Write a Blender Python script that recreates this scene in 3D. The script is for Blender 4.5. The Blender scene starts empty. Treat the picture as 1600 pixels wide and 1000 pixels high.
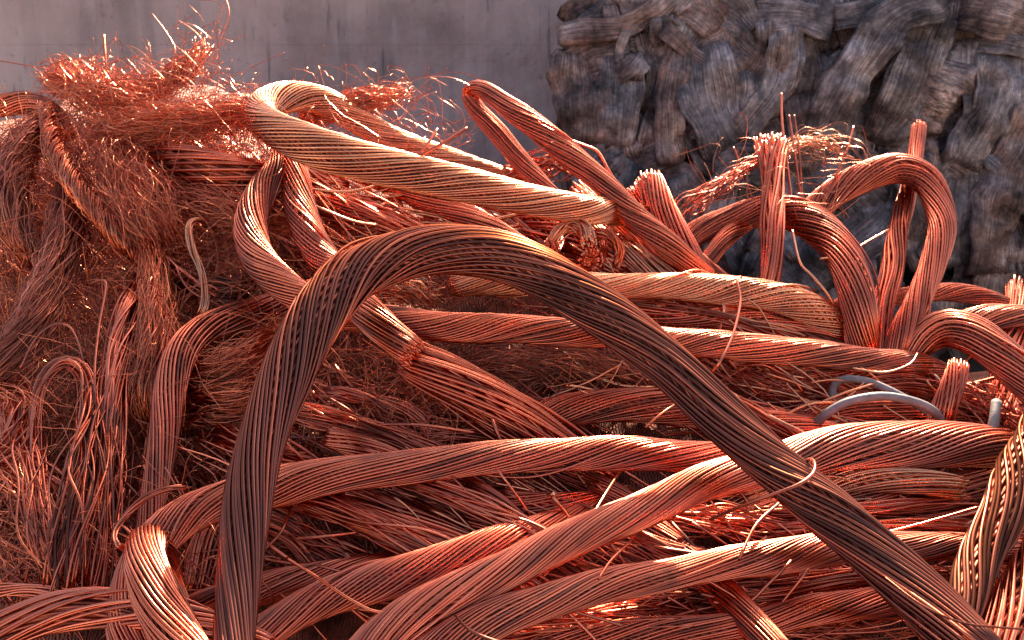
import bpy, math
import numpy as np
from mathutils import Vector

rng = np.random.default_rng(7)
scene = bpy.context.scene
COL = scene.collection

# ------------------------------------------------------------------ camera
PITCH = math.radians(10.0)
LENS, SENSOR = 34.6, 36.0
TH = SENSOR / (2 * LENS)
cam_data = bpy.data.cameras.new('camera')
cam_data.lens = LENS
cam_data.sensor_width = SENSOR
cam_data.clip_start = 0.02
cam_data.clip_end = 2000
cam_data.dof.use_dof = True
cam_data.dof.focus_distance = 1.0
cam_data.dof.aperture_fstop = 13.0
cam = bpy.data.objects.new('camera', cam_data)
cam.rotation_euler = (math.pi / 2 - PITCH, 0, 0)
COL.objects.link(cam)
scene.camera = cam

# ------------------------------------------------------------------ sky, sun, exposure
SUN_EL, SUN_AZ = math.radians(41), math.radians(17)      # azimuth: to the right of straight ahead (+Y)
world = bpy.data.worlds.new('World')
scene.world = world
world.use_nodes = True
wn = world.node_tree.nodes
sky = wn.new('ShaderNodeTexSky')
sky.sky_type = 'NISHITA'
sky.sun_disc = False
sky.sun_elevation = SUN_EL
sky.sun_rotation = SUN_AZ
sky.air_density = 0.9
sky.dust_density = 4.0
sky.ozone_density = 0.7
wn['Background'].inputs['Strength'].default_value = 0.11
world.node_tree.links.new(sky.outputs[0], wn['Background'].inputs['Color'])
sun_d = bpy.data.lights.new('sun', 'SUN')
sun_d.energy = 5.0
sun_d.angle = math.radians(0.6)
sun_d.color = (1.0, 0.89, 0.70)
sun = bpy.data.objects.new('sun', sun_d)
sdir = Vector((math.sin(SUN_AZ) * math.cos(SUN_EL), math.cos(SUN_AZ) * math.cos(SUN_EL), math.sin(SUN_EL)))
sun.rotation_euler = sdir.to_track_quat('Z', 'Y').to_euler()
COL.objects.link(sun)
scene.view_settings.view_transform = 'Standard'
scene.view_settings.look = 'None'
scene.view_settings.gamma = 1.0
scene.view_settings.use_curve_mapping = False
scene.view_settings.exposure = 1.65
cy = scene.cycles
cy.max_bounces = 10
cy.glossy_bounces = 8
cy.diffuse_bounces = 4
cy.sample_clamp_indirect = 6.0
cy.sample_clamp_direct = 0.0
cy.blur_glossy = 0.6
cy.use_denoising = True

# ------------------------------------------------------------------ placing
FWD = np.array([0, math.cos(PITCH), -math.sin(PITCH)])
UP = np.array([0, math.sin(PITCH), math.cos(PITCH)])
RT = np.array([1.0, 0, 0])
GROUND_Z = -0.95
PXM = 2 * TH / 1600          # metres per picture pixel at one metre


def ray(px, py):
    return FWD + RT * ((px - 800) * PXM) + UP * ((500 - py) * PXM)


def D0(px, py):
    """distance to the slope of the heap"""
    t = min(max((px - 500) / 1000, 0), 1)
    return 1.0 + (1000 - py) * 0.00065 * (1 + 0.38 * t)


def P(px, py, lift=0.0):
    """a point lift centimetres in front of the heap's slope"""
    return ray(px, py) * (D0(px, py) - lift / 100)


# ------------------------------------------------------------------ meshes
def mesh_object(name, verts, quads, mat, parent=None, ngons=None, rnd=None, smooth=True):
    me = bpy.data.meshes.new(name)
    verts = np.asarray(verts, dtype=np.float32).reshape(-1, 3)
    loc = np.zeros(3)
    if parent is not None:
        loc = np.array(parent.get('_o', (0, 0, 0)))
    verts = verts - loc.astype(np.float32)
    quads = np.asarray(quads, dtype=np.int32).reshape(-1, 4)
    nq = len(quads)
    li = [quads.ravel()]
    starts = [np.arange(nq, dtype=np.int32) * 4]
    ns = 0
    if ngons is not None and len(ngons):
        ng = np.asarray(ngons, dtype=np.int32)
        li.append(ng.ravel())
        starts.append(nq * 4 + np.arange(len(ng), dtype=np.int32) * ng.shape[1])
        ns = len(ng)
    li = np.concatenate(li)
    starts = np.concatenate(starts)
    me.vertices.add(len(verts))
    me.vertices.foreach_set('co', verts.ravel())
    me.loops.add(len(li))
    me.loops.foreach_set('vertex_index', li)
    me.polygons.add(len(starts))
    me.polygons.foreach_set('loop_start', starts)
    sm = np.ones(len(starts), dtype=bool) if smooth else np.zeros(len(starts), dtype=bool)
    if ns:
        sm[-ns:] = False
    me.polygons.foreach_set('use_smooth', sm)
    if rnd is not None:
        at = me.attributes.new('rnd', 'FLOAT', 'POINT')
        at.data.foreach_set('value', np.asarray(rnd, dtype=np.float32))
    me.update(calc_edges=True)
    me.materials.append(mat)
    o = bpy.data.objects.new(name, me)
    COL.objects.link(o)
    if parent is not None:
        o.parent = parent
    return o


def thing(name, label, cat, loc, group=None, kind=None):
    o = bpy.data.objects.new(name, None)
    o.empty_display_size = 0.05
    o.location = tuple(float(v) for v in loc)
    o['_o'] = [float(v) for v in loc]
    o['label'] = label
    o['category'] = cat
    if group:
        o['group'] = group
    if kind:
        o['kind'] = kind
    COL.objects.link(o)
    return o


def norm(v):
    return v / np.maximum(np.linalg.norm(v, axis=-1, keepdims=True), 1e-9)


def spline(pts, step):
    """Catmull-Rom through pts, resampled evenly by length"""
    p = np.asarray(pts, float)
    ext = np.vstack([2 * p[0] - p[1], p, 2 * p[-1] - p[-2]])
    out, par = [], []
    for i in range(1, len(ext) - 2):
        p0, p1, p2, p3 = ext[i - 1:i + 3]
        t = np.linspace(0, 1, 24, endpoint=False)[:, None]
        out.append(0.5 * (2 * p1 + (p2 - p0) * t + (2 * p0 - 5 * p1 + 4 * p2 - p3) * t ** 2 + (3 * p1 - p0 - 3 * p2 + p3) * t ** 3))
        par.append(i - 1 + t[:, 0])
    out.append(p[-1:])
    par.append([len(p) - 1.0])
    c = np.vstack(out)
    par = np.concatenate(par)
    for _ in range(6):
        c[1:-1] = 0.25 * c[:-2] + 0.5 * c[1:-1] + 0.25 * c[2:]
    s = np.concatenate([[0], np.cumsum(np.linalg.norm(np.diff(c, axis=0), axis=1))])
    m = max(int(s[-1] / step), 12)
    q = np.linspace(0, s[-1], m)
    return np.stack([np.interp(q, s, c[:, k]) for k in range(3)], 1), q, np.interp(q, s, par)


def frames(c):
    """parallel transported frame along a (S,3) line"""
    t = norm(np.gradient(c, axis=0))
    n = np.zeros_like(c)
    a = np.array([0.0, -1, 0.2])
    v = a - t[0] * (a @ t[0])
    n[0] = v / np.linalg.norm(v)
    for i in range(1, len(c)):
        v = n[i - 1] - t[i] * (n[i - 1] @ t[i])
        n[i] = v / np.linalg.norm(v)
    return t, n, np.cross(t, n)


def tubes(paths, rad, sides):
    """paths (K,S,3), rad (K,) or (K,S) -> verts (K,S*sides,3), quads of one tube, caps of one tube"""
    K, S, _ = paths.shape
    rad = np.broadcast_to(np.asarray(rad, float).reshape(K, -1), (K, S))
    t = norm(np.gradient(paths, axis=1))
    n = np.zeros_like(paths)
    a = rng.normal(size=(K, 3))
    v = a - t[:, 0] * (a * t[:, 0]).sum(-1, keepdims=True)
    n[:, 0] = norm(v)
    for i in range(1, S):
        v = n[:, i - 1] - t[:, i] * (n[:, i - 1] * t[:, i]).sum(-1, keepdims=True)
        n[:, i] = norm(v)
    b = np.cross(t, n)
    ang = np.arange(sides) * 2 * math.pi / sides
    ring = n[:, :, None] * np.cos(ang)[None, None, :, None] + b[:, :, None] * np.sin(ang)[None, None, :, None]
    V = (paths[:, :, None] + ring * rad[:, :, None, None]).reshape(K, S * sides, 3)
    i = np.arange(S - 1)[:, None] * sides
    j = np.arange(sides)[None, :]
    jn = (j + 1) % sides
    q = np.stack([i + j, i + jn, i + sides + jn, i + sides + j], -1).reshape(-1, 4)
    cap = np.stack([np.arange(sides)[::-1], (S - 1) * sides + np.arange(sides)])
    return V, q, cap


def tubes_joined(name, paths, rad, sides, mat, parent=None, rnd=None):
    V, q, cap = tubes(paths, rad, sides)
    K, m = V.shape[:2]
    off = (np.arange(K) * m)[:, None, None]
    r = rng.random(K) if rnd is None else rnd
    return mesh_object(name, V, (q[None] + off), mat, parent, (cap[None] + off).reshape(-1, sides), np.repeat(r, m))


def tubes_split(name, paths, rad, sides, mat, parent):
    V, q, cap = tubes(paths, rad, sides)
    mats = mat if isinstance(mat, (list, tuple)) else [mat]
    for k in range(len(V)):
        mesh_object(name, V[k], q, mats[int(rng.integers(len(mats)))], parent, cap, np.full(V.shape[1], rng.random()))


def wob(K, s, freqs, amps):
    """smooth noise (K,S) made of sines along s"""
    out = np.zeros((K, len(s)))
    for f, a in zip(freqs, amps):
        ph = rng.random((K, 1)) * 2 * math.pi
        ff = f * (0.7 + 0.6 * rng.random((K, 1)))
        out += a * np.sin(ff * s[None] * 2 * math.pi + ph)
    return out


# ------------------------------------------------------------------ materials
class Nodes:
    def __init__(self, name):
        self.m = bpy.data.materials.new(name)
        self.m.use_nodes = True
        self.t = self.m.node_tree
        self.b = self.t.nodes['Principled BSDF']
        self.tc = self.t.nodes.new('ShaderNodeTexCoord')

    def n(self, kind, **kw):
        nd = self.t.nodes.new(kind)
        for k, v in kw.items():
            setattr(nd, k, v)
        return nd

    def link(self, a, b):
        self.t.links.new(a, b)

    def noise(self, scale, detail=3, vec=None, rough=0.5):
        nd = self.n('ShaderNodeTexNoise')
        nd.inputs['Scale'].default_value = scale
        nd.inputs['Detail'].default_value = detail
        nd.inputs['Roughness'].default_value = rough
        self.link(vec if vec is not None else self.tc.outputs['Object'], nd.inputs['Vector'])
        return nd.outputs['Fac']

    def stretch(self, sx, sy, sz, rot=(0, 0, 0)):
        mp = self.n('ShaderNodeMapping')
        mp.inputs['Scale'].default_value = (sx, sy, sz)
        mp.inputs['Rotation'].default_value = rot
        self.link(self.tc.outputs['Object'], mp.inputs['Vector'])
        return mp.outputs[0]

    def ramp(self, fac, stops):
        nd = self.n('ShaderNodeValToRGB')
        e = nd.color_ramp.elements
        while len(e) < len(stops):
            e.new(0.5)
        for el, (p, c) in zip(e, stops):
            el.position = p
            el.color = c if len(c) == 4 else (*c, 1)
        self.link(fac, nd.inputs[0])
        return nd.outputs[0]

    def mix(self, fac, a, b, mode='MIX'):
        nd = self.n('ShaderNodeMix', data_type='RGBA', blend_type=mode)
        for s, v in ((nd.inputs[0], fac), (nd.inputs[6], a), (nd.inputs[7], b)):
            if hasattr(v, 'links'):
                self.link(v, s)
            else:
                s.default_value = v if not isinstance(v, tuple) or len(v) == 4 else (*v, 1)
        return nd.outputs[2]

    def math(self, op, a, b=0.0):
        nd = self.n('ShaderNodeMath', operation=op)
        for s, v in zip(nd.inputs, (a, b)):
            if hasattr(v, 'links'):
                self.link(v, s)
            else:
                s.default_value = v
        return nd.outputs[0]

    def bump(self, h, strength, dist):
        nd = self.n('ShaderNodeBump')
        nd.inputs['Strength'].default_value = strength
        nd.inputs['Distance'].default_value = dist
        self.link(h, nd.inputs['Height'])
        self.link(nd.outputs[0], self.b.inputs['Normal'])


def copper(name, fresh, tarn, oxide, ox_amt, rough=0.33, scale=30.0, metal=1.0):
    g = Nodes(name)
    at = g.n('ShaderNodeAttribute', attribute_name='rnd')
    r = at.outputs['Fac']
    n1 = g.noise(scale, 4)
    f = g.math('ADD', g.math('MULTIPLY', n1, 0.9), g.math('MULTIPLY', r, 0.55))
    c = g.ramp(f, [(0.45, fresh), (0.95, tarn)])
    n2 = g.noise(scale * 0.6, 3, rough=0.55)
    o = g.math('ADD', n2, g.math('MULTIPLY', g.math('SUBTRACT', r, 0.5), 0.5))
    lo = 0.72 - ox_amt * 0.5
    of = g.ramp(o, [(lo, (0, 0, 0)), (min(lo + 0.25, 1), (1, 1, 1))])
    c = g.mix(g.math('MULTIPLY', of, 0.85), c, oxide)
    # each wire a little lighter or darker than the next
    hs = g.n('ShaderNodeHueSaturation')
    fr = g.math('FRACT', g.math('MULTIPLY', r, 13.7))
    g.link(g.math('ADD', g.math('MULTIPLY', fr, 0.4), 0.8), hs.inputs['Value'])
    g.link(c, hs.inputs['Color'])
    g.link(hs.outputs[0], g.b.inputs['Base Color'])
    g.b.inputs['Metallic'].default_value = metal
    rr = g.math('ADD', g.math('MULTIPLY', of, 0.22), g.math('ADD', g.math('MULTIPLY', n1, 0.2), rough - 0.14))
    g.link(rr, g.b.inputs['Roughness'])
    g.bump(g.noise(700, 2), 0.12, 0.001)
    return g.m


FRESH, TARN, OXID = (0.88, 0.24, 0.125), (0.66, 0.15, 0.078), (0.20, 0.075, 0.055)
M_SALMON = copper('copper_salmon', (0.90, 0.262, 0.145), (0.70, 0.168, 0.092), (0.27, 0.11, 0.08), 0.25, 0.33)
M_COPPER = copper('copper', FRESH, TARN, OXID, 0.33, 0.28)
M_BRIGHT = copper('copper_bright', (0.93, 0.40, 0.21), (0.82, 0.28, 0.135), (0.35, 0.12, 0.07), 0.15, 0.30)
M_DARK = copper('copper_oxidised', (0.36, 0.105, 0.064), (0.22, 0.07, 0.047), (0.09, 0.04, 0.033), 0.44, 0.33, 12)
M_RED = copper('copper_red', (0.88, 0.21, 0.105), (0.64, 0.125, 0.062), (0.2, 0.06, 0.04), 0.28, 0.30)
M_OLD = copper('copper_brown_oxide', (0.15, 0.052, 0.034), (0.10, 0.036, 0.025), (0.05, 0.022, 0.018), 0.4, 0.62, 12)
M_OLD.node_tree.nodes['Principled BSDF'].inputs['Specular Tint'].default_value = (0.75, 0.5, 0.42, 1)
M_DARK.node_tree.nodes['Principled BSDF'].inputs['Specular Tint'].default_value = (0.75, 0.45, 0.36, 1)
M_INNER = copper('copper_inner', (0.70, 0.20, 0.11), (0.45, 0.12, 0.07), (0.14, 0.05, 0.04), 0.4, 0.58, 20)
M_FINE = copper('copper_fine', (0.93, 0.27, 0.13), (0.76, 0.18, 0.085), (0.22, 0.075, 0.05), 0.2, 0.28, 14)
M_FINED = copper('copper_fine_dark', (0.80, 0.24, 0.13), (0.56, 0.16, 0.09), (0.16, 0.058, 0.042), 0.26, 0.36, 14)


def mat_heap():
    g = Nodes('heap_inside')
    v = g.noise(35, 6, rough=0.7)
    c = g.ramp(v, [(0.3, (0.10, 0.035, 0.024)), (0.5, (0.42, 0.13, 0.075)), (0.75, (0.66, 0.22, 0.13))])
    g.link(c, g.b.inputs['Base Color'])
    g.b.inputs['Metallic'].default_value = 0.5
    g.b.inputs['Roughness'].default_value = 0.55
    w = g.n('ShaderNodeTexWave')
    w.inputs['Scale'].default_value = 90
    w.inputs['Distortion'].default_value = 14
    w.inputs['Detail'].default_value = 4
    w.inputs['Detail Scale'].default_value = 0.4
    g.link(g.tc.outputs['Object'], w.inputs['Vector'])
    g.bump(w.outputs['Fac'], 0.9, 0.006)
    return g.m


def mat_wall():
    g = Nodes('stained_steel_plate')
    c = g.ramp(g.noise(2.2, 6, rough=0.6), [(0.36, (0.235, 0.152, 0.136)), (0.5, (0.40, 0.27, 0.242)), (0.62, (0.51, 0.355, 0.322))])
    # pink bloom: some rust, plus the heap's bounce light put into the colour
    c = g.mix(g.math('MULTIPLY', g.ramp(g.noise(1.1, 3), [(0.42, (0, 0, 0)), (0.7, (1, 1, 1))]), 0.5), c, (0.46, 0.27, 0.235))
    # runs of dirt straight down
    runs = g.ramp(g.noise(1, 5, g.stretch(16, 16, 1.1), 0.6), [(0.50, (0, 0, 0)), (0.64, (1, 1, 1))])
    c = g.mix(g.math('MULTIPLY', runs, 0.25), c, (0.10, 0.085, 0.09))
    thin = g.ramp(g.noise(1, 3, g.stretch(55, 55, 4.5), 0.5), [(0.62, (0, 0, 0)), (0.68, (1, 1, 1))])
    c = g.mix(g.math('MULTIPLY', g.math('MULTIPLY', thin, 0.9), g.ramp(g.noise(2.6, 2), [(0.46, (0, 0, 0)), (0.6, (1, 1, 1))])), c, (0.055, 0.045, 0.045))
    # scuffs
    sc = g.ramp(g.noise(1, 5, g.stretch(7, 7, 4, (0, 0.5, 0)), 0.7), [(0.57, (0, 0, 0)), (0.66, (1, 1, 1))])
    c = g.mix(g.math('MULTIPLY', sc, 0.65), c, (0.15, 0.105, 0.098))
    pale = g.ramp(g.noise(1, 4, g.stretch(30, 30, 5), 0.6), [(0.52, (0, 0, 0)), (0.7, (1, 1, 1))])
    c = g.mix(g.math('MULTIPLY', pale, 0.25), c, (0.50, 0.42, 0.41))
    sp = g.ramp(g.noise(42, 2), [(0.68, (0, 0, 0)), (0.72, (1, 1, 1))])
    c = g.mix(g.math('MULTIPLY', sp, 0.35), c, (0.07, 0.055, 0.05))
    g.link(c, g.b.inputs['Base Color'])
    g.link(g.ramp(g.noise(6, 4), [(0.3, (0.45,) * 3), (0.7, (0.7,) * 3)]), g.b.inputs['Roughness'])
    g.b.inputs['Metallic'].default_value = 0.1
    g.bump(g.noise(7, 6, rough=0.65), 0.6, 0.02)
    return g.m


def mat_bale(name, a, b, d):
    g = Nodes(name)
    at = g.n('ShaderNodeAttribute', attribute_name='lay')
    strand = g.noise(1.0, 3, at.outputs['Vector'], 0.6)
    c = g.ramp(g.noise(9, 6, rough=0.65), [(0.34, d), (0.47, a), (0.64, b)])
    s = g.ramp(g.noise(60, 4, rough=0.7), [(0.42, (0.25,) * 3), (0.62, (1, 1, 1))])
    c = g.mix(0.6, c, s, 'MULTIPLY')
    c = g.mix(g.math('ADD', g.math('MULTIPLY', g.noise(7, 2), 0.9), 0.35), c, g.ramp(strand, [(0.38, (0.35,) * 3), (0.60, (1, 1, 1))]), 'MULTIPLY')
    g.link(c, g.b.inputs['Base Color'])
    g.b.inputs['Metallic'].default_value = 0.75
    g.link(g.ramp(g.noise(16, 5, rough=0.7), [(0.36, (0.24,) * 3), (0.62, (0.6,) * 3)]), g.b.inputs['Roughness'])
    g.bump(g.math('ADD', g.math('MULTIPLY', g.noise(140, 4, rough=0.7), 0.4), strand), 0.9, 0.008)
    return g.m


def plain(name, c, rough, metal=0.0, nscale=40, var=0.25):
    g = Nodes(name)
    v = g.noise(nscale, 5, rough=0.6)
    lo = tuple(k * (1 - var) for k in c)
    hi = tuple(min(k * (1 + var), 1) for k in c)
    g.link(g.ramp(v, [(0.3, lo), (0.7, hi)]), g.b.inputs['Base Color'])
    g.b.inputs['Roughness'].default_value = rough
    g.b.inputs['Metallic'].default_value = metal
    g.bump(g.noise(nscale * 5, 3), 0.2, 0.002)
    return g.m


M_HEAP, M_WALL = mat_heap(), mat_wall()
M_BALES = [mat_bale('crushed_copper_grey', (0.34, 0.25, 0.235), (0.78, 0.60, 0.56), (0.085, 0.066, 0.065)),
           mat_bale('crushed_copper_brown', (0.36, 0.225, 0.195), (0.78, 0.54, 0.47), (0.085, 0.06, 0.056)),
           mat_bale('crushed_copper_slate', (0.31, 0.245, 0.245), (0.68, 0.55, 0.54), (0.078, 0.066, 0.07))]
M_STRAND = plain('weathered_strand', (0.30, 0.215, 0.20), 0.45, 0.6, 30, 0.6)
M_BALEIN = plain('bale_inside', (0.03, 0.024, 0.023), 0.8)  # near-black, so the shade between the folds is in the colour
M_GROUND = plain('yard_concrete', (0.40, 0.34, 0.285), 0.9, 0, 3)
M_HOSE = plain('grey_plastic', (0.22, 0.165, 0.152), 0.55, 0, 45, 0.35)
M_PIPE = plain('worn_pipe', (0.30, 0.22, 0.18), 0.6, 0.1, 60)

# ------------------------------------------------------------------ ground
def sheet(name, x0, x1, y0, y1, z, mat):
    o = mesh_object(name, [(x0, y0, z), (x1, y0, z), (x1, y1, z), (x0, y1, z)], [(0, 1, 2, 3)], mat, smooth=False)
    o['kind'] = 'structure'
    return o


sheet('ground', -600, 600, -600, 600, GROUND_Z, M_GROUND)


def box(name, lo, hi, mat, parent, bevel=0.004):
    import bmesh
    bm = bmesh.new()
    bmesh.ops.create_cube(bm, size=1)
    for v in bm.verts:
        v.co = Vector([lo[k] + (v.co[k] + 0.5) * (hi[k] - lo[k]) for k in range(3)]) - Vector(parent['_o'])
    bmesh.ops.bevel(bm, geom=bm.edges[:], offset=bevel, segments=2, affect='EDGES')
    me = bpy.data.meshes.new(name)
    bm.to_mesh(me)
    bm.free()
    me.materials.append(mat)
    o = bpy.data.objects.new(name, me)
    COL.objects.link(o)
    o.parent = parent
    return o


# ------------------------------------------------------------------ steel wall of the scrap bay
WALL_Y = 2.78
wall = thing('steel_wall', 'stained grey steel plate wall behind the copper heap', 'wall', (0, WALL_Y, GROUND_Z))
seam = (ray(0, 70) * (WALL_Y / ray(0, 70)[1]))[2]
box('panel', (-3.2, WALL_Y, GROUND_Z), (3.4, WALL_Y + 0.012, seam - 0.0002), M_WALL, wall, 0.0004)
box('panel', (-3.2, WALL_Y + 0.0004, seam + 0.0002), (3.4, WALL_Y + 0.013, 0.80), M_WALL, wall, 0.0004)
box('top_rail', (-3.2, WALL_Y - 0.02, 0.802), (3.4, WALL_Y + 0.06, 0.88), M_WALL, wall)
box('light_block_strip', (-3.2, WALL_Y + 0.015, seam - 0.03), (3.4, WALL_Y + 0.022, seam + 0.03), M_WALL, wall, 0.001)  # added unseen behind the seam to stop light coming through
for k in range(8):
    x = -3.1 + k * 0.92
    box('stiffener', (x, WALL_Y + 0.024, GROUND_Z), (x + 0.06, WALL_Y + 0.10, 0.80), M_WALL, wall)

# ------------------------------------------------------------------ bale of crushed cable
BALE_Y = 2.2


def Q(px, py, out=0.0):
    r = ray(px, py)
    return r * ((BALE_Y - out / 100) / r[1])


bx0 = Q(886, 300)[0]
bx1 = bx0 + 1.5
bale = thing('copper_bale', 'large dark weathered bale of crushed copper cable behind the heap', 'bale', ((bx0 + bx1) / 2, BALE_Y + 0.27, GROUND_Z))


def lumpy_box(lo, hi, n, amp, seed):
    r = np.random.default_rng(seed)
    V, F = [], []
    ks = r.normal(size=(14, 3)) * 9
    ph = r.random((14, 3)) * 6.28
    for ax in range(3):
        for side in (0, 1):
            u, v = [k for k in range(3) if k != ax]
            base = len(V)
            g = np.linspace(0, 1, n)
            for a in g:
                for b in g:
                    p = np.zeros(3)
                    p[ax] = side
                    p[u], p[v] = a, b
                    V.append(np.array(lo) + p * (np.array(hi) - np.array(lo)))
            for i in range(n - 1):
                for j in range(n - 1):
                    q = [base + i * n + j, base + (i + 1) * n + j, base + (i + 1) * n + j + 1, base + i * n + j + 1]
                    F.append(q if (side ^ (ax == 1)) else q[::-1])
    V = np.array(V)
    d = np.zeros_like(V)
    for k in range(14):
        d += np.sin(V @ ks[k][:, None] + ph[k][None]) * (amp / 3)
    return V + d, F


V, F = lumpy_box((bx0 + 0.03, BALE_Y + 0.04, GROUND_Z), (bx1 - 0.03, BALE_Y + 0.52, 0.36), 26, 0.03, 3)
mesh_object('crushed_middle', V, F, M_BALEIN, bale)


def fold(pts, w, th=0.3, ridges=18, mat=None, cross=0.0, amp=0.05, seed=None, wv=0.1):
    """one flattened length of cable pressed into the bale: a swept, ridged, uneven pad"""
    p3 = np.array([Q(p[0], p[1], p[2] * 0.6) for p in pts])
    c, s, par = spline(p3, 0.012)
    t = norm(np.gradient(c, axis=0))
    nrm = np.array([0, -1.0, 0])
    n = norm(nrm - t * (t @ nrm)[:, None])
    b = np.cross(t, n)
    W = (np.interp(par, range(len(pts)), w) if isinstance(w, (list, tuple)) else np.full(len(c), float(w))) * PXM * BALE_Y
    L = s[-1]
    endr = np.minimum(1, np.sqrt(np.clip(np.minimum(s, L - s) / (0.3 * W.mean()) + 0.05, 0, 1)))
    W = W * (0.7 + 0.3 * endr) * (1 + wob(1, s, [6, 14], [wv, wv * 0.5])[0])
    T = W * th * 0.72 * endr * (1 + wob(1, s, [9, 22], [0.15, 0.08])[0])
    M = 42
    ph = np.arange(M) * 2 * math.pi / M
    rid = amp * np.abs(np.sin(ph * ridges / 2 + 0.6 * wob(1, ph / 6.28, [1, 2], [1, 1])[0]))[None, :]
    rid = rid + amp * 0.8 * wob(M, s, [20, 45], [0.5, 0.4]).T
    if cross:
        rid = rid * 0.3 + cross * np.sin(s * 2 * math.pi / 0.022 + 2 * np.sin(s * 40))[:, None] * np.ones(M)
    tw = wob(1, s, [3], [0.25])[0][:, None]
    cx = np.cos(ph)[None] * W[:, None]
    cz = (np.sign(np.sin(ph)) * np.abs(np.sin(ph)) ** 0.55)[None] * T[:, None] + rid * W[:, None] * np.sign(np.sin(ph))[None]
    cz = cz + 0.05 * W[:, None] * np.cos(2 * ph + 3 * s[:, None] / max(L, 0.01))
    x = cx * np.cos(tw) - cz * np.sin(tw)
    z = cx * np.sin(tw) + cz * np.cos(tw)
    Vv = c[:, None] + b[:, None] * x[..., None] + n[:, None] * z[..., None]
    S = len(c)
    # crumpling: creased facets, as pressed
    for fr, am in ((13, 0.012), (36, 0.009), (85, 0.007)):
        for _ in range(3):
            kv = rng.normal(size=3)
            kv = kv / np.linalg.norm(kv) * fr
            Vv = Vv - np.array([rng.normal(0, 0.28), 1.0, rng.normal(0, 0.28)]) * (am * np.abs(((Vv @ kv / 3.14 + rng.random()) % 2) - 1))[..., None] * endr[:, None, None]
    i = np.arange(S - 1)[:, None] * M
    j = np.arange(M)[None, :]
    jn = (j + 1) % M
    q = np.stack([i + j, i + jn, i + M + jn, i + M + j], -1).reshape(-1, 4)
    cap = np.stack([np.arange(M)[::-1], (S - 1) * M + np.arange(M)])
    o = mesh_object('cable_fold', Vv, q, mat or M_BALES[int(rng.integers(3))], bale, cap)
    at = o.data.attributes.new('lay', 'FLOAT_VECTOR', 'POINT')
    off = rng.random() * 50
    kk = 0.5 * W.mean() / 0.0024
    lv = np.stack([np.broadcast_to(np.cos(ph)[None] * kk * 1.6, (S, M)), np.broadcast_to(np.sign(np.sin(ph))[None] * 7 + off, (S, M)), np.broadcast_to(s[:, None] * 9, (S, M))], -1)
    if cross:
        lv = lv[..., [2, 1, 0]] * np.array([18.0, 1, 0.1])
    at.data.foreach_set('vector', lv.astype(np.float32).ravel())


# back layer: crooked folds all over the face, the left side and the top
gx = np.linspace(900, 1780, 17)
for iy, y in enumerate(np.linspace(-60, 470, 7)):
    for ix, x in enumerate(gx):
        a = rng.normal(0, 0.55) + (math.pi / 2 if rng.random() < 0.2 else 0)
        l = rng.uniform(35, 80)
        cxp = max(x + rng.uniform(-25, 25), 918)
        cyp = y + rng.uniform(-35, 35)
        dx, dy = math.sin(a) * l, math.cos(a) * l
        k = rng.uniform(-25, 25)
        o = rng.uniform(-1, 2.5)
        x0, x1 = max(cxp - dx, 900), max(cxp + dx, 900)
        fold([(x0, cyp - dy, o - 2), (cxp + k, cyp, o), (x1, cyp + dy, o - 2)], rng.uniform(26, 58), rng.uniform(0.12, 0.22),
             int(rng.integers(18, 34)), amp=rng.uniform(0.03, 0.07))
B0, B1, B2 = M_BALES
fold([(872, 56, 1), (922, 48, 4), (975, 42, 5), (1018, 19, 4), (1052, -10, 2)], 17, 0.7, 10, B1, amp=0.05)
fold([(880, 66, 2), (935, 66, 4), (990, 70, 3)], 13, 0.5, 8, B2)
fold([(903, 75, 1), (910, 150, 4), (914, 235, 3)], 40, 0.25, 22, B1, amp=0.045)
fold([(965, 82, 2), (966, 150, 5), (962, 232, 3)], 30, 0.3, 16, B0)
fold([(925, 255, 1), (930, 310, 3), (925, 390, 1)], 36, 0.35, 16, B0)
fold([(1062, 55, 3), (1047, 120, 6), (1040, 195, 6), (1045, 262, 3)], [18, 22, 25, 20], 0.4, 12, B1)
fold([(1030, 40, 4), (1085, 90, 6), (1130, 120, 4)], 12, 0.5, 8, B1)
fold([(1088, 75, 3), (1095, 140, 6), (1112, 195, 6), (1135, 250, 3)], [38, 46, 46, 34], 0.28, 24, B2, amp=0.04)
fold([(1160, 85, 3), (1172, 135, 5), (1168, 195, 3)], 36, 0.3, 18, B0)
fold([(1226, 40, 4), (1218, 120, 7), (1180, 178, 7), (1146, 228, 4)], [24, 26, 24, 18], 0.45, 14, B0)
fold([(1450, 0, 6), (1435, 14, 12), (1385, 32, 15), (1340, 90, 15), (1303, 150, 13), (1275, 225, 8)], [20, 28, 30, 30, 33, 36], 0.5, 26, B0, amp=0.05, wv=0.07)
fold([(1460, 20, 5), (1432, 80, 8), (1398, 150, 8), (1362, 225, 5)], [26, 36, 40, 34], 0.4, 30, B0, amp=0.05, wv=0.07)
fold([(1165, 22, 4), (1228, 26, 7), (1296, 44, 4)], 24, 0.6, 12, B2)
fold([(1290, 34, 5), (1345, 24, 8), (1408, 4, 5)], 22, 0.5, 12, B2)
fold([(1100, -5, 3), (1140, 20, 5), (1170, 60, 3)], 26, 0.4, 14, B2)
fold([(1484, 92, 5), (1460, 145, 8), (1425, 205, 5)], 33, 0.4, 10, B1, cross=0.10)
fold([(1480, 22, 5), (1555, 28, 8), (1640, 48, 5)], 34, 0.35, 18, B1)
fold([(1500, 72, 4), (1560, 78, 6), (1640, 90, 4)], 14, 0.5, 8, B2)
fold([(1548, 75, 4), (1548, 125, 6), (1522, 195, 6), (1480, 262, 4)], 36, 0.3, 20, B0)
fold([(1625, 110, 4), (1588, 195, 7), (1552, 270, 7), (1530, 345, 6), (1524, 430, 4)], 36, 0.3, 22, B1, amp=0.045)
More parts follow.
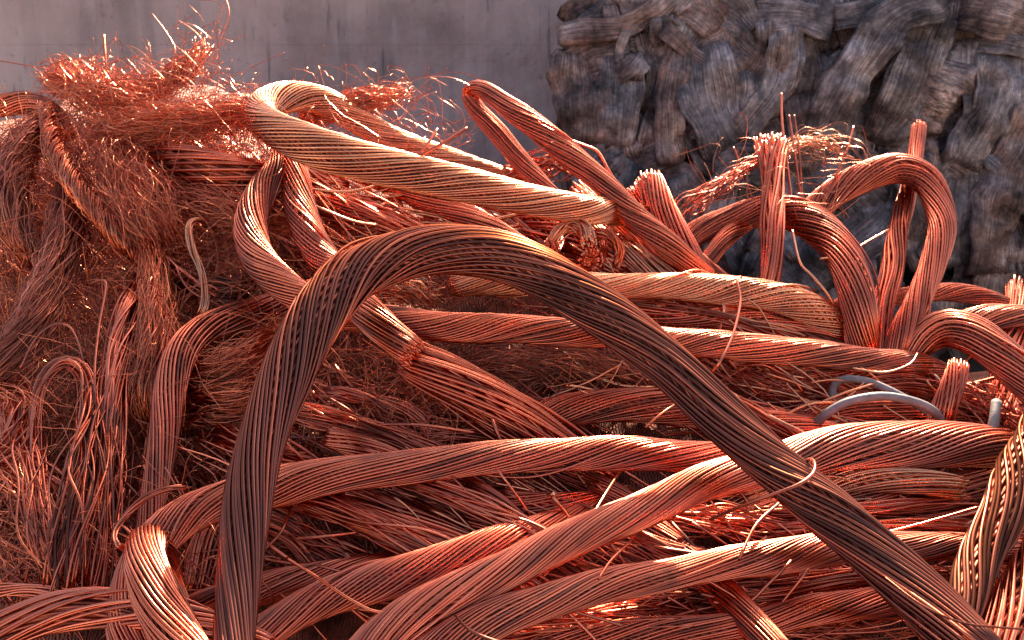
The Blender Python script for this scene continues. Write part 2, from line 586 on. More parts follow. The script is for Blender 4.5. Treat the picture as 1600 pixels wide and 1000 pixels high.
fold([(1505, 240, 3), (1482, 320, 5), (1480, 420, 3)], 40, 0.28, 22, B0)
fold([(1410, 215, 3), (1425, 300, 5), (1440, 420, 3)], 38, 0.28, 20, B1)
fold([(1105, 275, 3), (1165, 262, 5), (1215, 280, 3)], 30, 0.4, 16, B0)
fold([(990, 250, 2), (975, 290, 4), (985, 350, 2)], 30, 0.4, 16, B2)
fold([(1050, 270, 2), (1065, 320, 4), (1050, 380, 2)], 32, 0.4, 16, B0)
fold([(1245, 140, 3), (1252, 200, 6), (1235, 270, 3)], 30, 0.35, 16, B1)
fold([(1600, 300, 2), (1610, 380, 4), (1600, 470, 2)], 38, 0.3, 20, B2)

# small crushed ends poking out between the big folds
for _ in range(90):
    x, y = rng.uniform(905, 1640), rng.uniform(0, 470)
    a = rng.normal(0, 0.7)
    l = rng.uniform(12, 34)
    o = rng.uniform(2, 6)
    fold([(max(x - math.sin(a) * l, 890), y - math.cos(a) * l, o - 1), (x + rng.uniform(-6, 6), y, o), (x + math.sin(a) * l, y + math.cos(a) * l, o - 2)],
         rng.uniform(6, 15), rng.uniform(0.25, 0.5), int(rng.integers(5, 10)), amp=0.08)
# single strands pressed across the face
bp, br = [], []
for _ in range(900):
    x, y = rng.uniform(915, 1700), rng.uniform(30, 520)
    a = rng.normal(math.pi / 2, 0.6)
    l = rng.uniform(15, 60) * PXM * BALE_Y
    p = Q(x, y, rng.uniform(1.5, 4.5))
    tt = np.linspace(-0.5, 0.5, 6)[:, None]
    k = rng.normal(0, 0.25)
    bp.append(p + l * (tt * np.array([math.cos(a), 0, math.sin(a)]) + (tt ** 2) * k * np.array([math.sin(a), 0.5, -math.cos(a)])))
    br.append(rng.uniform(0.0010, 0.0024))
st = tubes_joined('crushed_strands', np.array(bp), np.array(br), 4, M_STRAND, bale)
st['kind'] = 'stuff'

# ------------------------------------------------------------------ the heap underneath
SILX = [-500, 0, 70, 110, 200, 330, 420, 520, 640, 760, 900, 1000, 1100, 1200, 1300, 1400, 1500, 1600, 2100]
SILY = [215, 190, 178, 150, 140, 132, 175, 225, 275, 315, 375, 415, 470, 500, 545, 585, 600, 590, 560]


def heap_mesh():
    xs = np.linspace(-500, 2100, 150)
    V = []
    nr = 70
    kx = rng.normal(0, 0.02, 10)
    ky = rng.normal(0, 0.02, 10)
    kp = rng.random(10) * 6.28
    for x in xs:
        sy = np.interp(x, SILX, SILY)
        col = []
        for y in np.linspace(1330, sy, nr):
            nz = sum(math.sin(kx[k] * x + ky[k] * y + kp[k]) for k in range(10)) * 0.005
            e = max(0, 1 - (y - sy) / 80)
            col.append(ray(x, y) * (D0(x, y) + 0.035 + nz + 0.05 * e * e))
        top = col[-1]
        for k in range(1, 9):
            f = k / 8
            q = top + np.array([0, 0.62 * f, 0])
            q[2] = top[2] + (GROUND_Z - top[2]) * f ** 2.2
            col.append(q)
        b = col[0].copy()
        b[2] = GROUND_Z
        b[1] -= 0.1
        a1 = np.array([b[0] * 1.25, 0.25, GROUND_Z + 0.10 + 0.03 * math.sin(x * 0.013)])  # unseen apron towards the camera, added to bounce red light onto the heap
        a2 = np.array([b[0] * 1.9, -0.9, GROUND_Z + 0.12 + 0.04 * math.sin(x * 0.009 + 1)])
        a3 = np.array([b[0] * 2.6, -2.4, GROUND_Z + 0.004])
        b[2] = GROUND_Z + 0.14
        V += [a3, a2, a1, b] + col
    m = nr + 12
    F = []
    for i in range(len(xs) - 1):
        for j in range(m - 1):
            F.append((i * m + j, (i + 1) * m + j, (i + 1) * m + j + 1, i * m + j + 1))
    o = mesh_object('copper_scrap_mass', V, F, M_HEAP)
    o['kind'] = 'stuff'
    o['label'] = 'compacted copper scrap inside the heap and in an added unseen front apron'
    o['category'] = 'scrap metal'


heap_mesh()


# ------------------------------------------------------------------ cables
def cable(label, pts, r, n=30, lay=-11.0, mat=None, loose=0.12, cut=False, fray=(0, 0), group='stranded copper cables in the heap',
          name='stranded_cable', cat='cable', flat=1.0, sides=6, gap=0.81, pop=0.05):
    mat = mat or M_COPPER
    n = int(n * 1.08)
    p3 = np.array([P(*p) for p in pts])
    dep = np.array([D0(p[0], p[1]) - p[2] / 100 for p in pts])
    rr = np.array(r if isinstance(r, (list, tuple)) else [r] * len(pts), float) * PXM * dep
    R0 = rr.mean()
    c, s, par = spline(p3, R0 * 0.55)
    R = np.interp(par, range(len(pts)), rr)
    D = 2 * R0
    u = s / D
    c = c + wob(3, u, [0.09, 0.21], [0.11 * R0, 0.05 * R0]).T
    R = R * (1 + wob(1, u, [0.1, 0.27], [0.03, 0.02])[0])
    t, nn, bb = frames(c)
    S = len(c)
    outer = mat
    inner = mat if cut and not isinstance(mat, list) else M_INNER
    flat = 1 + wob(1, u, [0.07, 0.2], [0.05, 0.03])[0][None, :, None]
    root = thing(name, label, cat, p3[len(p3) // 2] - np.array([0, 0, R0]), group)

    def layer(m, ring, rw, ph0, layk, jit, strays=False):
        th = (np.arange(m) * 2 * math.pi / m)[:, None] + ph0 + 2 * math.pi * u[None] / layk
        th = th + wob(1, u, [0.05, 0.13], [0.35, 0.15]) + wob(m, u, [0.05, 0.16], [jit * 2 * math.pi / m, jit * 0.5 * 2 * math.pi / m])
        rho = ring[None] * (1 + wob(m, u, [0.07, 0.22], [pop * loose / 0.12 * 0.3, pop * loose / 0.12 * 0.15]))
        if strays:
            k = rng.random((m, 1)) < 0.10
            mid = rng.random((m, 1)) * u[-1]
            rho = rho + k * R0 * rng.uniform(0.08, 0.38, (m, 1)) * np.exp(-((u[None] - mid) / rng.uniform(0.8, 2.0, (m, 1))) ** 2)
        for e, f in ((0, fray[0]), (1, fray[1])):
            if f:
                dist = (u if e == 0 else u[-1] - u)
                k = np.clip(1 - dist / 3.0, 0, 1) ** 2
                rho = rho * (1 + k[None] * f * (0.3 + 1.4 * rng.random((m, 1))))
        pos = c[None] + rho[..., None] * (np.cos(th)[..., None] * nn[None] * flat + np.sin(th)[..., None] * bb[None] / flat)
        if cut:
            f0 = rng.random((m, 1)) * 0.22 / u[-1]
            f1 = 1 - rng.random((m, 1)) * 0.22 / u[-1]
            idx = (f0 + (f1 - f0) * np.linspace(0, 1, S)[None]) * (S - 1)
            i0 = np.clip(idx.astype(int), 0, S - 2)
            w = (idx - i0)[..., None]
            kk = np.arange(m)[:, None]
            pos = pos[kk, i0] * (1 - w) + pos[kk, i0 + 1] * w
        return pos

    sn = math.sin(math.pi / n)
    rw = R0 * sn / (1 + sn) * 1.0 * gap
    ring = R - rw
    tubes_split('wire', layer(n, ring, rw, rng.random() * 6, lay, loose * 1.2, True), np.full(n, rw), sides, outer, root)
    # inner layers, laid the other way
    m2 = max(int(n * 0.75), 6)
    r2 = R - 3.0 * rw
    rw2 = min(rw * 1.12, math.pi * r2.mean() / m2)
    st = 2 if not cut and S > 30 else 1
    allp = [layer(m2, np.maximum(r2, rw), rw2, 1.0, -lay, 0.2)]
    rad = [np.full(m2, rw2)]
    if cut:
        rcur = r2 - 2 * rw
        while rcur.mean() > rw * 0.4:
            mm = max(int(2 * math.pi * rcur.mean() / (2.1 * rw)), 1)
            allp.append(layer(mm, np.maximum(rcur, 0), rw, 0.3, lay, 0.1))
            rad.append(np.full(mm, rw))
            rcur = rcur - 2 * rw
    if not cut:
        Vc, qc, cc = tubes(c[None, ::st], np.maximum(r2[::st] - rw2 * 0.9, rw * 0.5)[None], 9)
        mesh_object('core', Vc[0], qc, M_INNER, root, cc, np.full(Vc.shape[1], 0.6))  # opaque tube added to keep sun out of the hollow middle
    core = tubes_joined('inner_wires', np.concatenate(allp)[:, ::st], np.concatenate(rad), 4 if not cut else 5, inner, root)
    core['kind'] = 'stuff'
    return root


# -- the big arch
cable('dark oxidised cable arching high across the middle of the heap',
      [(366, 1060, 15), (371, 975, 17), (383, 850, 20), (404, 720, 23), (440, 595, 25), (493, 490, 27), (560, 424, 28), (650, 391, 28), (750, 396, 28),
       (845, 430, 28), (940, 488, 27), (1030, 560, 26), (1110, 636, 25), (1195, 712, 24), (1282, 790, 22), (1370, 870, 20), (1450, 945, 18), (1530, 1030, 16)],
      [31, 32, 36, 38, 43, 46, 43, 41, 40, 40, 38, 37, 37, 38, 40, 42, 45, 47], 32, -14, [M_DARK] * 9 + [M_COPPER], 0.2, pop=0.07, gap=0.87)
# -- cables crossing the front
cable('salmon cable running level from the arch then looping down at lower left',
      [(1330, 740, 1), (1240, 722, 4), (1150, 716, 7), (1030, 712, 9), (900, 712, 10), (760, 716, 11), (650, 724, 12), (550, 738, 12), (450, 758, 12), (370, 778, 13),
       (300, 806, 13), (245, 850, 13), (210, 910, 11), (198, 975, 8), (210, 1050, 5)],
      [27, 27, 27, 27, 27, 28, 29, 30, 30, 30, 30, 31, 31, 31, 31], 30, -12, M_SALMON, 0.12)
cable('short pale cable folded over the lower left loop and pointing down',
      [(275, 985, 5), (256, 915, 8.5), (244, 862, 12.5), (229, 843, 16.5), (226, 880, 18), (246, 935, 18), (276, 990, 17), (310, 1060, 16)], [28, 28, 29, 30, 33, 36, 38, 40], 30, -16, M_COPPER, 0.14)
cable('long cable sweeping from the bottom centre up to the right edge',
      [(540, 1060, 9), (600, 995, 11), (690, 938, 12), (800, 882, 13), (900, 838, 13.5), (1000, 795, 14), (1110, 755, 14), (1200, 728, 13), (1300, 704, 13), (1400, 692, 13), (1500, 694, 12), (1580, 704, 10), (1680, 730, 6)],
      [34, 33, 32, 31, 31, 30, 30, 31, 34, 36, 36, 35, 33], 34, -13, M_SALMON, 0.12)
cable('cable lying just above the long front cable at bottom centre',
      [(330, 1040, 4), (410, 990, 6), (500, 942, 7), (600, 908, 8), (700, 878, 8), (800, 846, 7.5), (890, 812, 5), (980, 780, 2)], [31, 31, 31, 31, 30, 28, 26, 24], 30, -12, M_SALMON, 0.13)
cable('darker cable passing behind the foot of the arch at lower left',
      [(270, 965, 3), (350, 940, 4), (430, 916, 4.5), (520, 898, 4.5), (600, 884, 4), (680, 866, 3), (760, 850, 1)], [26, 26, 26, 26, 25, 24, 22], 28, -13, M_COPPER, 0.15)
cable('lowest long cable rising from bottom centre to the right edge',
      [(640, 1045, 8), (720, 1000, 9), (810, 956, 10), (900, 926, 10.5), (1000, 902, 11), (1100, 886, 11), (1200, 872, 11), (1300, 860, 11), (1400, 854, 11), (1500, 853, 10), (1600, 862, 9), (1690, 870, 8)],
      [32, 31, 30, 29, 28, 27, 26, 25, 24, 23, 22, 22], 32, -14, M_SALMON, 0.12)
cable('slim cable slanting down right beneath the front cables',
      [(800, 690, 1), (880, 735, 3), (960, 775, 5), (1030, 828, 6), (1090, 890, 6), (1150, 950, 6.5), (1220, 1030, 6.5)], [22, 23, 24, 24, 24, 25, 25], 26, -22, M_COPPER, 0.14)
cable('flat lying cable along the bottom edge right of centre',
      [(780, 1010, 2), (900, 996, 3), (1040, 990, 4), (1170, 975, 5), (1280, 955, 6), (1380, 942, 6), (1470, 950, 5), (1560, 975, 4)], [24, 24, 24, 24, 25, 26, 26, 26], 28, -13, M_RED, 0.15)
cable('loose fanned cable along the bottom left edge',
      [(-60, 1010, 6), (20, 978, 8), (90, 960, 9), (160, 956, 9.5), (240, 962, 9.5), (320, 982, 9), (420, 1015, 8)], [34, 34, 33, 31, 29, 27, 25], 22, -16, M_SALMON, 0.3, gap=0.8)
cable('thin bunch of wires entering at the lower left edge',
      [(-40, 916, 7), (40, 924, 8), (110, 934, 8), (170, 948, 7), (220, 958, 5)], [10, 11, 11, 10, 8], 12, -20, M_SALMON, 0.3)
cable('dark braided cable climbing steeply at the right edge',
      [(1448, 1060, 9), (1490, 975, 12), (1528, 893, 14), (1565, 808, 16), (1600, 722, 17), (1634, 640, 17), (1665, 560, 15)], [24, 28, 32, 34, 35, 34, 32], 22, -14, [M_OLD, M_OLD, M_OLD, M_DARK], 0.2, gap=0.84, pop=0.09)
cable('dark spread cable in the bottom right corner',
      [(1500, 1070, 6), (1545, 1005, 8), (1590, 940, 9), (1640, 860, 9), (1690, 790, 8)], [40, 42, 42, 40, 38], 20, -14, M_COPPER, 0.3, gap=0.8)
cable('kinked cable bending down to the lower left from behind the arch',
      [(560, 430, 1), (500, 452, 4), (440, 472, 6), (380, 492, 8), (325, 515, 10), (284, 552, 12), (264, 612, 12), (254, 680, 11), (244, 750, 9.5), (236, 820, 7.5), (228, 900, 3)],
      [24, 24, 24, 24, 25, 25, 24, 23, 22, 22, 22], 24, -30, M_COPPER, 0.12)
cable('cable curling down from the upper middle into the long level cable under the arch',
      [(462, 225, 10), (436, 262, 13), (404, 300, 14), (390, 350, 15), (404, 405, 16), (446, 450, 16), (500, 480, 15), (560, 497, 14), (640, 506, 14), (740, 512, 14), (840, 514, 14), (940, 520, 14),
       (1040, 532, 13), (1140, 542, 12), (1240, 552, 11), (1340, 562, 10), (1425, 566, 8), (1480, 580, 3)],
      [22, 23, 24, 25, 26, 26, 26, 25, 24, 23, 23, 23, 23, 23, 22, 21, 19, 17], 28, -9.5, M_COPPER, 0.13)
cable('cable dropping from the upper middle and ending cut left of centre',
      [(446, 215, 11), (456, 270, 13), (466, 325, 13), (488, 375, 13), (520, 422, 13), (562, 470, 17.5), (606, 515, 18.5), (648, 556, 18)], [22, 23, 25, 26, 26, 26, 27, 27], 27, -11, M_COPPER, 0.12, cut=True)
cable('wide unravelling cable continuing below the cut end left of centre',
      [(636, 558, 13.5), (690, 588, 12.5), (750, 622, 11), (810, 658, 8.5), (870, 700, 5), (950, 755, 1)], [28, 36, 41, 41, 37, 32], 30, -26, M_RED, 0.26, cut=True, gap=0.9)
cable('bright cable with a cut end under the arch reaching right to a drooping tip',
      [(704, 441, 10), (780, 444, 11), (870, 444, 12), (960, 450, 12), (1050, 448, 12), (1130, 450, 11.5), (1200, 460, 11), (1260, 480, 10), (1312, 512, 7), (1345, 550, 2)],
      [20, 21, 22, 22, 22, 23, 24, 25, 25, 22], 28, -7.5, M_BRIGHT, 0.13, cut=True)
cable('thick cable doubled over at the top of the heap running down to the right',
      [(830, 290, -1), (760, 268, 0), (690, 246, 1), (620, 222, 2), (560, 190, 4), (515, 164, 6), (465, 152, 9), (420, 158, 14), (408, 180, 18), (445, 212, 21), (520, 243, 21),
       (620, 267, 20), (720, 287, 19), (820, 308, 18), (900, 323, 17), (950, 330, 13), (1000, 340, 6)],
      [17, 18, 19, 20, 22, 23, 23, 24, 27, 30, 32, 31, 29, 26, 24, 21, 19], 30, -9, M_BRIGHT, 0.12)
cable('hairpin loop of slim cable standing above the heap against the wall',
      [(905, 350, 2), (870, 312, 5), (825, 262, 6), (780, 212, 6), (744, 172, 6), (733, 148, 7), (752, 142, 10), (800, 170, 13), (860, 217, 15), (920, 268, 15), (985, 330, 14), (1045, 385, 12), (1110, 440, 7)],
      [14, 15, 16, 17, 15, 13, 14, 18, 20, 20, 20, 19, 17], 24, -20, M_RED, 0.13)
cable('cut cable stub standing up right of the hairpin loop',
      [(1008, 283, 6), (1032, 325, 8), (1058, 370, 9), (1085, 418, 8), (1115, 470, 3)], [23, 23, 22, 22, 20], 22, 24, M_RED, 0.14, cut=True)
cable('lower rounded cable loop right of centre in front of the dark bale',
      [(1050, 400, 1), (1090, 365, 3), (1140, 342, 5), (1195, 328, 7), (1250, 336, 9), (1295, 372, 11), (1325, 428, 12), (1340, 490, 11), (1345, 560, 5)], [17, 19, 21, 24, 27, 29, 29, 28, 26], 30, -12, M_RED, 0.12)
cable('upper tall cable loop with bright top near the right edge',
      [(1255, 345, 4), (1295, 308, 6), (1345, 278, 8), (1402, 264, 10), (1450, 288, 12), (1468, 345, 13), (1460, 405, 13), (1440, 462, 12), (1412, 520, 9), (1385, 570, 4)], [19, 22, 25, 25, 25, 22, 20, 20, 20, 20], 28, -12, M_RED, 0.12)
cable('narrow upright cable with cut top inside the tall loop',
      [(1434, 197, 4), (1427, 260, 5), (1412, 330, 7), (1396, 400, 8), (1380, 470, 8), (1366, 560, 5)], [12, 13, 15, 17, 18, 18], 18, -40, M_RED, 0.25, cut=True, gap=0.92)
cable('upright wire bundle with splayed top standing in the lower loop',
      [(1207, 222, 10), (1209, 280, 11), (1207, 350, 11.5), (1203, 410, 10), (1196, 480, 5)], [22, 19, 19, 18, 16], 18, 40, M_RED, 0.3, cut=True, fray=(0.25, 0), gap=0.85)
cable('orange leg of cable slanting behind the upright wire bundle',
      [(1085, 440, 3), (1112, 400, 5), (1142, 365, 5), (1185, 335, 4)], [14, 15, 16, 15], 20, 16, M_RED, 0.12)
cable('slim cable lying level behind the tall loop at right',
      [(1270, 500, 2), (1330, 470, 3), (1400, 462, 3), (1470, 458, 3), (1530, 464, 3), (1580, 484, 2), (1620, 520, 0)], [14, 14, 14, 14, 14, 14, 13], 22, -10, M_RED, 0.12)
cable('curved cable hooking over at the right edge below the tall loop',
      [(1405, 560, 5), (1435, 528, 8), (1475, 514, 11), (1520, 526, 13), (1565, 560, 14), (1610, 602, 14), (1670, 650, 12)], [20, 25, 28, 29, 29, 28, 27], 30, -12, M_COPPER, 0.12)
cable('cable leaving the frame above the hooked cable at right',
      [(1440, 540, 2), (1490, 512, 4), (1540, 500, 5), (1600, 498, 6), (1670, 505, 6)], [18, 21, 22, 22, 22], 26, -10, M_COPPER, 0.12)
cable('upright cut stub showing its pink wire ends at right',
      [(1499, 568, 15), (1490, 598, 14), (1478, 630, 12), (1462, 668, 8)], [17, 18, 19, 20], 18, -14, M_RED, 0.15, cut=True)
cable('cable at half height tucked under the right side of the arch',
      [(810, 672, 3), (870, 645, 5), (950, 636, 6), (1040, 640, 6.5), (1130, 652, 6.5), (1220, 668, 6), (1310, 682, 5), (1400, 692, 2)], [23, 26, 28, 28, 27, 25, 23, 20], 30, -14, M_RED, 0.13)
cable('short cable with a cut bright end lying right of the arch',
      [(1160, 790, 3), (1240, 766, 6), (1330, 752, 8), (1420, 752, 9.5), (1506, 764, 9)], [20, 22, 23, 23, 22], 22, -20, M_BRIGHT, 0.2, cut=True, gap=0.92)
cable('cable just below the bright cut end right of the arch',
      [(1130, 818, 2), (1230, 800, 4), (1340, 786, 5.5), (1450, 772, 6), (1560, 752, 6), (1660, 735, 4)], [24, 25, 26, 26, 25, 24], 26, -16, M_COPPER, 0.2)
cable('loose cable behind the right part of the lowest long cable',
      [(1150, 838, 1), (1260, 822, 3), (1380, 815, 4), (1500, 806, 4), (1620, 800, 3)], [20, 22, 22, 22, 20], 22, -22, M_RED, 0.3, gap=0.85)
cable('reddish cable between the two long cables at lower right',
      [(1020, 900, 1), (1130, 912, 2), (1250, 910, 3), (1360, 900, 3), (1460, 905, 3), (1560, 925, 2)], [18, 20, 20, 20, 20, 20], 20, -20, M_RED, 0.3, gap=0.85)
cable('slack open cable slanting down right below the level salmon cable',
      [(420, 760, 1), (490, 768, 4), (570, 788, 5.5), (650, 820, 6), (730, 856, 5.5), (810, 890, 3)], [18, 22, 26, 27, 26, 22], 22, -34, M_COPPER, 0.35, gap=0.8)
cable('red loose cable slanting down right under the salmon cable centre',
      [(560, 735, 1), (630, 760, 3.5), (710, 795, 5), (790, 836, 5), (860, 876, 3), (930, 930, 1)], [22, 26, 28, 28, 26, 24], 24, -30, M_RED, 0.3, gap=0.85)
cable('short slanting cable with glinting wires below the salmon cable',
      [(660, 735, 4), (720, 755, 6.5), (780, 790, 7.5), (830, 830, 6.5), (870, 865, 4)], [15, 16, 17, 17, 15], 16, -26, M_SALMON, 0.3, gap=0.85)
cable('small cut stub lying under the level cable right of centre',
      [(781, 778, 6), (840, 784, 6), (910, 786, 5), (990, 780, 2)], [17, 17, 16, 15], 18, -20, M_RED, 0.2, cut=True)
cable('cut stub of copper strands just above the level salmon cable',
      [(508, 680, 9), (556, 696, 9.5), (610, 718, 9), (680, 750, 6)], [17, 18, 18, 16], 18, -26, M_COPPER, 0.2, cut=True, gap=0.95)
cable('flattened red cable emerging below the fuzzy wire at upper left',
      [(235, 236, 6), (290, 252, 9), (350, 266, 10), (410, 276, 8), (460, 284, 5), (540, 305, 2)], [22, 28, 30, 28, 24, 20], 18, -22, M_RED, 0.2)
cable('slim cable end entering at the upper left edge',
      [(-60, 182, 2), (0, 166, 4), (45, 160, 5), (90, 178, 5), (110, 215, 3)], [18, 18, 17, 15, 12], 22, -16, M_COPPER, 0.15)
cable('cable running down from under the doubled cable towards the arch top',
      [(560, 262, 4), (630, 290, 7), (700, 325, 8), (760, 362, 9), (820, 400, 9), (900, 440, 7)], [22, 23, 24, 24, 23, 22], 26, -13, M_COPPER, 0.13)
cable('dark cable half hidden under the doubled cable',
      [(440, 300, 0), (520, 318, 2), (600, 345, 3), (680, 372, 3), (770, 395, 2)], [22, 24, 25, 25, 22], 26, -12, M_COPPER, 0.18)
cable('broken cable behind the arch top with its wires curled back',
      [(800, 325, 2), (850, 345, 5), (895, 372, 7), (935, 400, 7), (975, 432, 5)], [18, 22, 24, 22, 20], 20, -9, M_COPPER, 0.25, cut=True)
cable('cut cable pointing at the camera just behind the arch shoulder',
      [(921, 408, 13), (928, 400, 10), (940, 388, 6), (960, 372, 2)], [20, 20, 20, 18], 20, -12, M_RED, 0.2, cut=True)
cable('small cut cable end beside the one behind the arch shoulder',
      [(856, 396, 14), (866, 384, 10), (880, 368, 6)], [15, 15, 15], 16, -12, M_RED, 0.2, cut=True)
cable('bright slanting cable above the level bright cable',
      [(880, 330, 4), (935, 365, 7), (990, 405, 8), (1040, 445, 7), (1090, 480, 3)], [14, 16, 17, 16, 15], 20, 16, M_BRIGHT, 0.15)
cable('slanting cable beside the cut stub ending behind the bright cable',
      [(985, 300, 3), (1035, 355, 5), (1090, 410, 6), (1150, 460, 5), (1210, 510, 2)], [12, 14, 15, 15, 14], 20, 16, M_RED, 0.15)
cable('splayed cable between the bright cable and the level cable at right',
      [(960, 480, 5), (1040, 490, 6.5), (1120, 498, 7), (1200, 508, 7), (1280, 528, 6), (1350, 560, 3)], [14, 18, 20, 20, 18, 15], 18, -14, M_RED, 0.3, gap=0.85)
cable('reddish cable below the level cable near the grey hose',
      [(1130, 575, 3), (1210, 582, 5), (1290, 588, 6), (1370, 592, 6), (1440, 606, 5), (1500, 640, 2)], [14, 17, 18, 18, 17, 14], 20, -12, M_RED, 0.25)
cable('cable lying under the grey hose loops',
      [(1240, 660, 3), (1300, 642, 5), (1370, 638, 6), (1440, 645, 6), (1510, 662, 4)], [16, 18, 19, 18, 16], 22, -14, M_RED, 0.2)
cable('upright bundle standing at the right edge behind the hooked cable',
      [(1590, 450, 2), (1585, 520, 4), (1572, 590, 5), (1558, 660, 5), (1548, 730, 3)], [14, 18, 22, 24, 22], 20, 40, M_RED, 0.3, gap=0.85, fray=(0.5, 0))
cable('curved dark bunch in the shade left of the arch foot',
      [(300, 930, 2), (320, 850, 5), (350, 812, 6), (400, 800, 6), (460, 830, 5), (500, 890, 2)], [22, 24, 24, 23, 22, 20], 22, -24, M_COPPER, 0.25, gap=0.85)


# ------------------------------------------------------------------ bundles of finer wire
def bundle(label, pts, r, count, wr, mat, crimp=0.3, twist=0.4, ragged=0.12, split=False, group='bunches of fine copper wire', name='wire_bundle', sides=3, cat='wire bundle', hi=0.0):
    p3 = np.array([P(*p) for p in pts])
    dep = np.array([D0(p[0], p[1]) - p[2] / 100 for p in pts])
    rr = np.array(r if isinstance(r, (list, tuple)) else [r] * len(pts), float) * PXM * dep
    R0 = rr.mean()
    c, s, par = spline(p3, max(R0 * 0.35, 0.006))
    if len(c) > 32:
        c, s, par = spline(p3, s[-1] / 31)
    R = np.interp(par, range(len(pts)), rr)
    t, nn, bb = frames(c)
    if not split:
        count = int(count * 0.85)
    root = thing(name, label, cat, p3[len(p3) // 2], group)
    S = len(c)
    f0 = rng.random((count, 1)) * ragged * rng.choice([0, 1], (count, 1))
    f1 = 1 - rng.random((count, 1)) * ragged
    q = f0 + (f1 - f0) * np.linspace(0, 1, S)[None]
    rho = np.sqrt(rng.random((count, 1))) * (1 + 0.0 * q)
    u = s / (2 * R0)
    th = rng.random((count, 1)) * 2 * math.pi + twist * u[None] * (0.5 if split else 1) + wob(count, u, [0.7 / u[-1], 1.8 / u[-1]], [0.5, 0.2])
    idx = q * (S - 1)
    i0 = np.clip(idx.astype(int), 0, S - 2)
    w = (idx - i0)[..., None]

    def samp(a):
        return a[i0] * (1 - w) + a[i0 + 1] * w
    cc, n2, b2 = samp(c), samp(nn), samp(bb)
    Rq = samp(R[:, None])[..., 0]
    fq = np.array([0.9, 2.1]) / u[-1] if split else np.array([0.2, 0.6])
    rho = rho * Rq * (1 + wob(count, u, fq, [crimp, crimp * 0.5]))
    pos = cc + rho[..., None] * (np.cos(th)[..., None] * n2 + np.sin(th)[..., None] * b2)
    if hi:
        pos = pos + rng.normal(size=pos.shape) * hi * R0
    rad = wr * PXM * dep.mean() * ((0.75 + 0.5 * rng.random(count)) if split else (0.65 + 1.5 * rng.random(count) ** 4))
    if split:
        tubes_split('wire', pos, rad, 5, mat, root)
    else:
        o = tubes_joined('fine_wires', pos, rad, sides, mat, root)
        o['kind'] = 'stuff'
    return root


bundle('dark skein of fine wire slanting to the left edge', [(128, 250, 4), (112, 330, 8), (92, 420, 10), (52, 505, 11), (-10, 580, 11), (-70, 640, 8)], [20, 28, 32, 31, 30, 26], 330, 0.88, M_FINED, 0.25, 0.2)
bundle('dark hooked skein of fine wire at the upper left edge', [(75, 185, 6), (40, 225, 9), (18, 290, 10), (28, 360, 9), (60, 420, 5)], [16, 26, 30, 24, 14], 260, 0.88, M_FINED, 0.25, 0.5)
bundle('ropy twisted skein running down right at upper left', [(75, 165, 8), (84, 225, 12), (112, 280, 13), (155, 335, 12), (205, 390, 9), (240, 430, 5)], [12, 16, 16, 15, 14, 12], 130, 1.1, M_FINE, 0.25, 1.2)
bundle('orange tuft of fine wire hanging beside the kinked cable', [(222, 340, 6), (236, 400, 10), (244, 470, 12), (242, 550, 12), (232, 620, 10), (250, 680, 6)], [30, 18, 24, 30, 26, 18], 330, 0.75, M_FINE, 0.3, 0.2)
bundle('bunch of thicker wires hanging left of the orange tuft', [(222, 440, 6), (203, 480, 11), (186, 550, 12), (178, 640, 12), (172, 740, 9), (170, 830, 4)], [14, 18, 20, 18, 18, 16], 40, 2.2, M_COPPER, 0.2, 0.4, split=True)
bundle('hairpin loop of several wires at mid left', [(62, 740, 8), (56, 650, 11), (72, 590, 13), (104, 566, 13), (132, 590, 12), (138, 660, 11), (120, 740, 8)], [14, 13, 12, 11, 12, 15, 14], 16, 2.2, [M_COPPER, M_COPPER, M_RED], 0.25, 0.3, split=True)
bundle('curtain of hanging wires at lower left', [(165, 560, 7), (160, 640, 10), (150, 720, 11), (138, 800, 11), (128, 880, 9), (120, 960, 5)], [26, 34, 46, 52, 50, 44], 90, 1.9, [M_COPPER, M_RED, M_COPPER, M_DARK], 0.25, 0.1, split=True)
bundle('drooping wires at the left of the hanging curtain', [(30, 640, 6), (48, 720, 9), (60, 800, 9), (90, 870, 8), (150, 930, 5)], [26, 30, 32, 34, 30], 45, 1.9, M_COPPER, 0.3, 0.3, split=True)
bundle('slanting stiff wires in the lower left shade', [(-30, 690, 5), (40, 740, 7), (110, 800, 7), (180, 860, 7), (240, 920, 4)], [34, 36, 36, 34, 30], 60, 1.7, [M_COPPER, M_SALMON], 0.3, 0.3, split=True)
bundle('nest of wires at the left edge low down', [(-40, 640, 7), (0, 610, 9), (36, 630, 9), (20, 690, 9), (-30, 730, 7)], [30, 30, 28, 28, 28], 40, 1.7, M_SALMON, 0.3, 0.5, split=True)
bundle('red wavy skein between the kinked cable and the arch', [(260, 610, 4), (310, 590, 8), (360, 575, 9), (410, 545, 8), (450, 500, 4)], [24, 32, 34, 30, 22], 320, 0.88, M_FINE, 0.3, 0.3)
bundle('lower red skein between the kinked cable and the arch', [(265, 670, 3), (320, 640, 6), (370, 632, 7), (420, 610, 5), (470, 580, 2)], [22, 28, 30, 26, 20], 260, 0.88, M_FINE, 0.35, 0.3)
bundle('stiff cut red wires beside the left leg of the arch', [(320, 672, 5), (370, 690, 7), (430, 710, 7), (500, 735, 4)], [16, 20, 22, 20], 34, 2.0, M_RED, 0.3, 0.3, split=True)
bundle('bent hook of stiff wires under the upper left tangle', [(335, 356, 9), (312, 344, 12), (296, 352, 13), (300, 390, 13), (316, 430, 12), (320, 480, 11), (300, 510, 8)], [4, 4, 5, 6, 6, 6, 4], 7, 1.9, M_BRIGHT, 0.3, 0.2, split=True, name='wire_bundle')
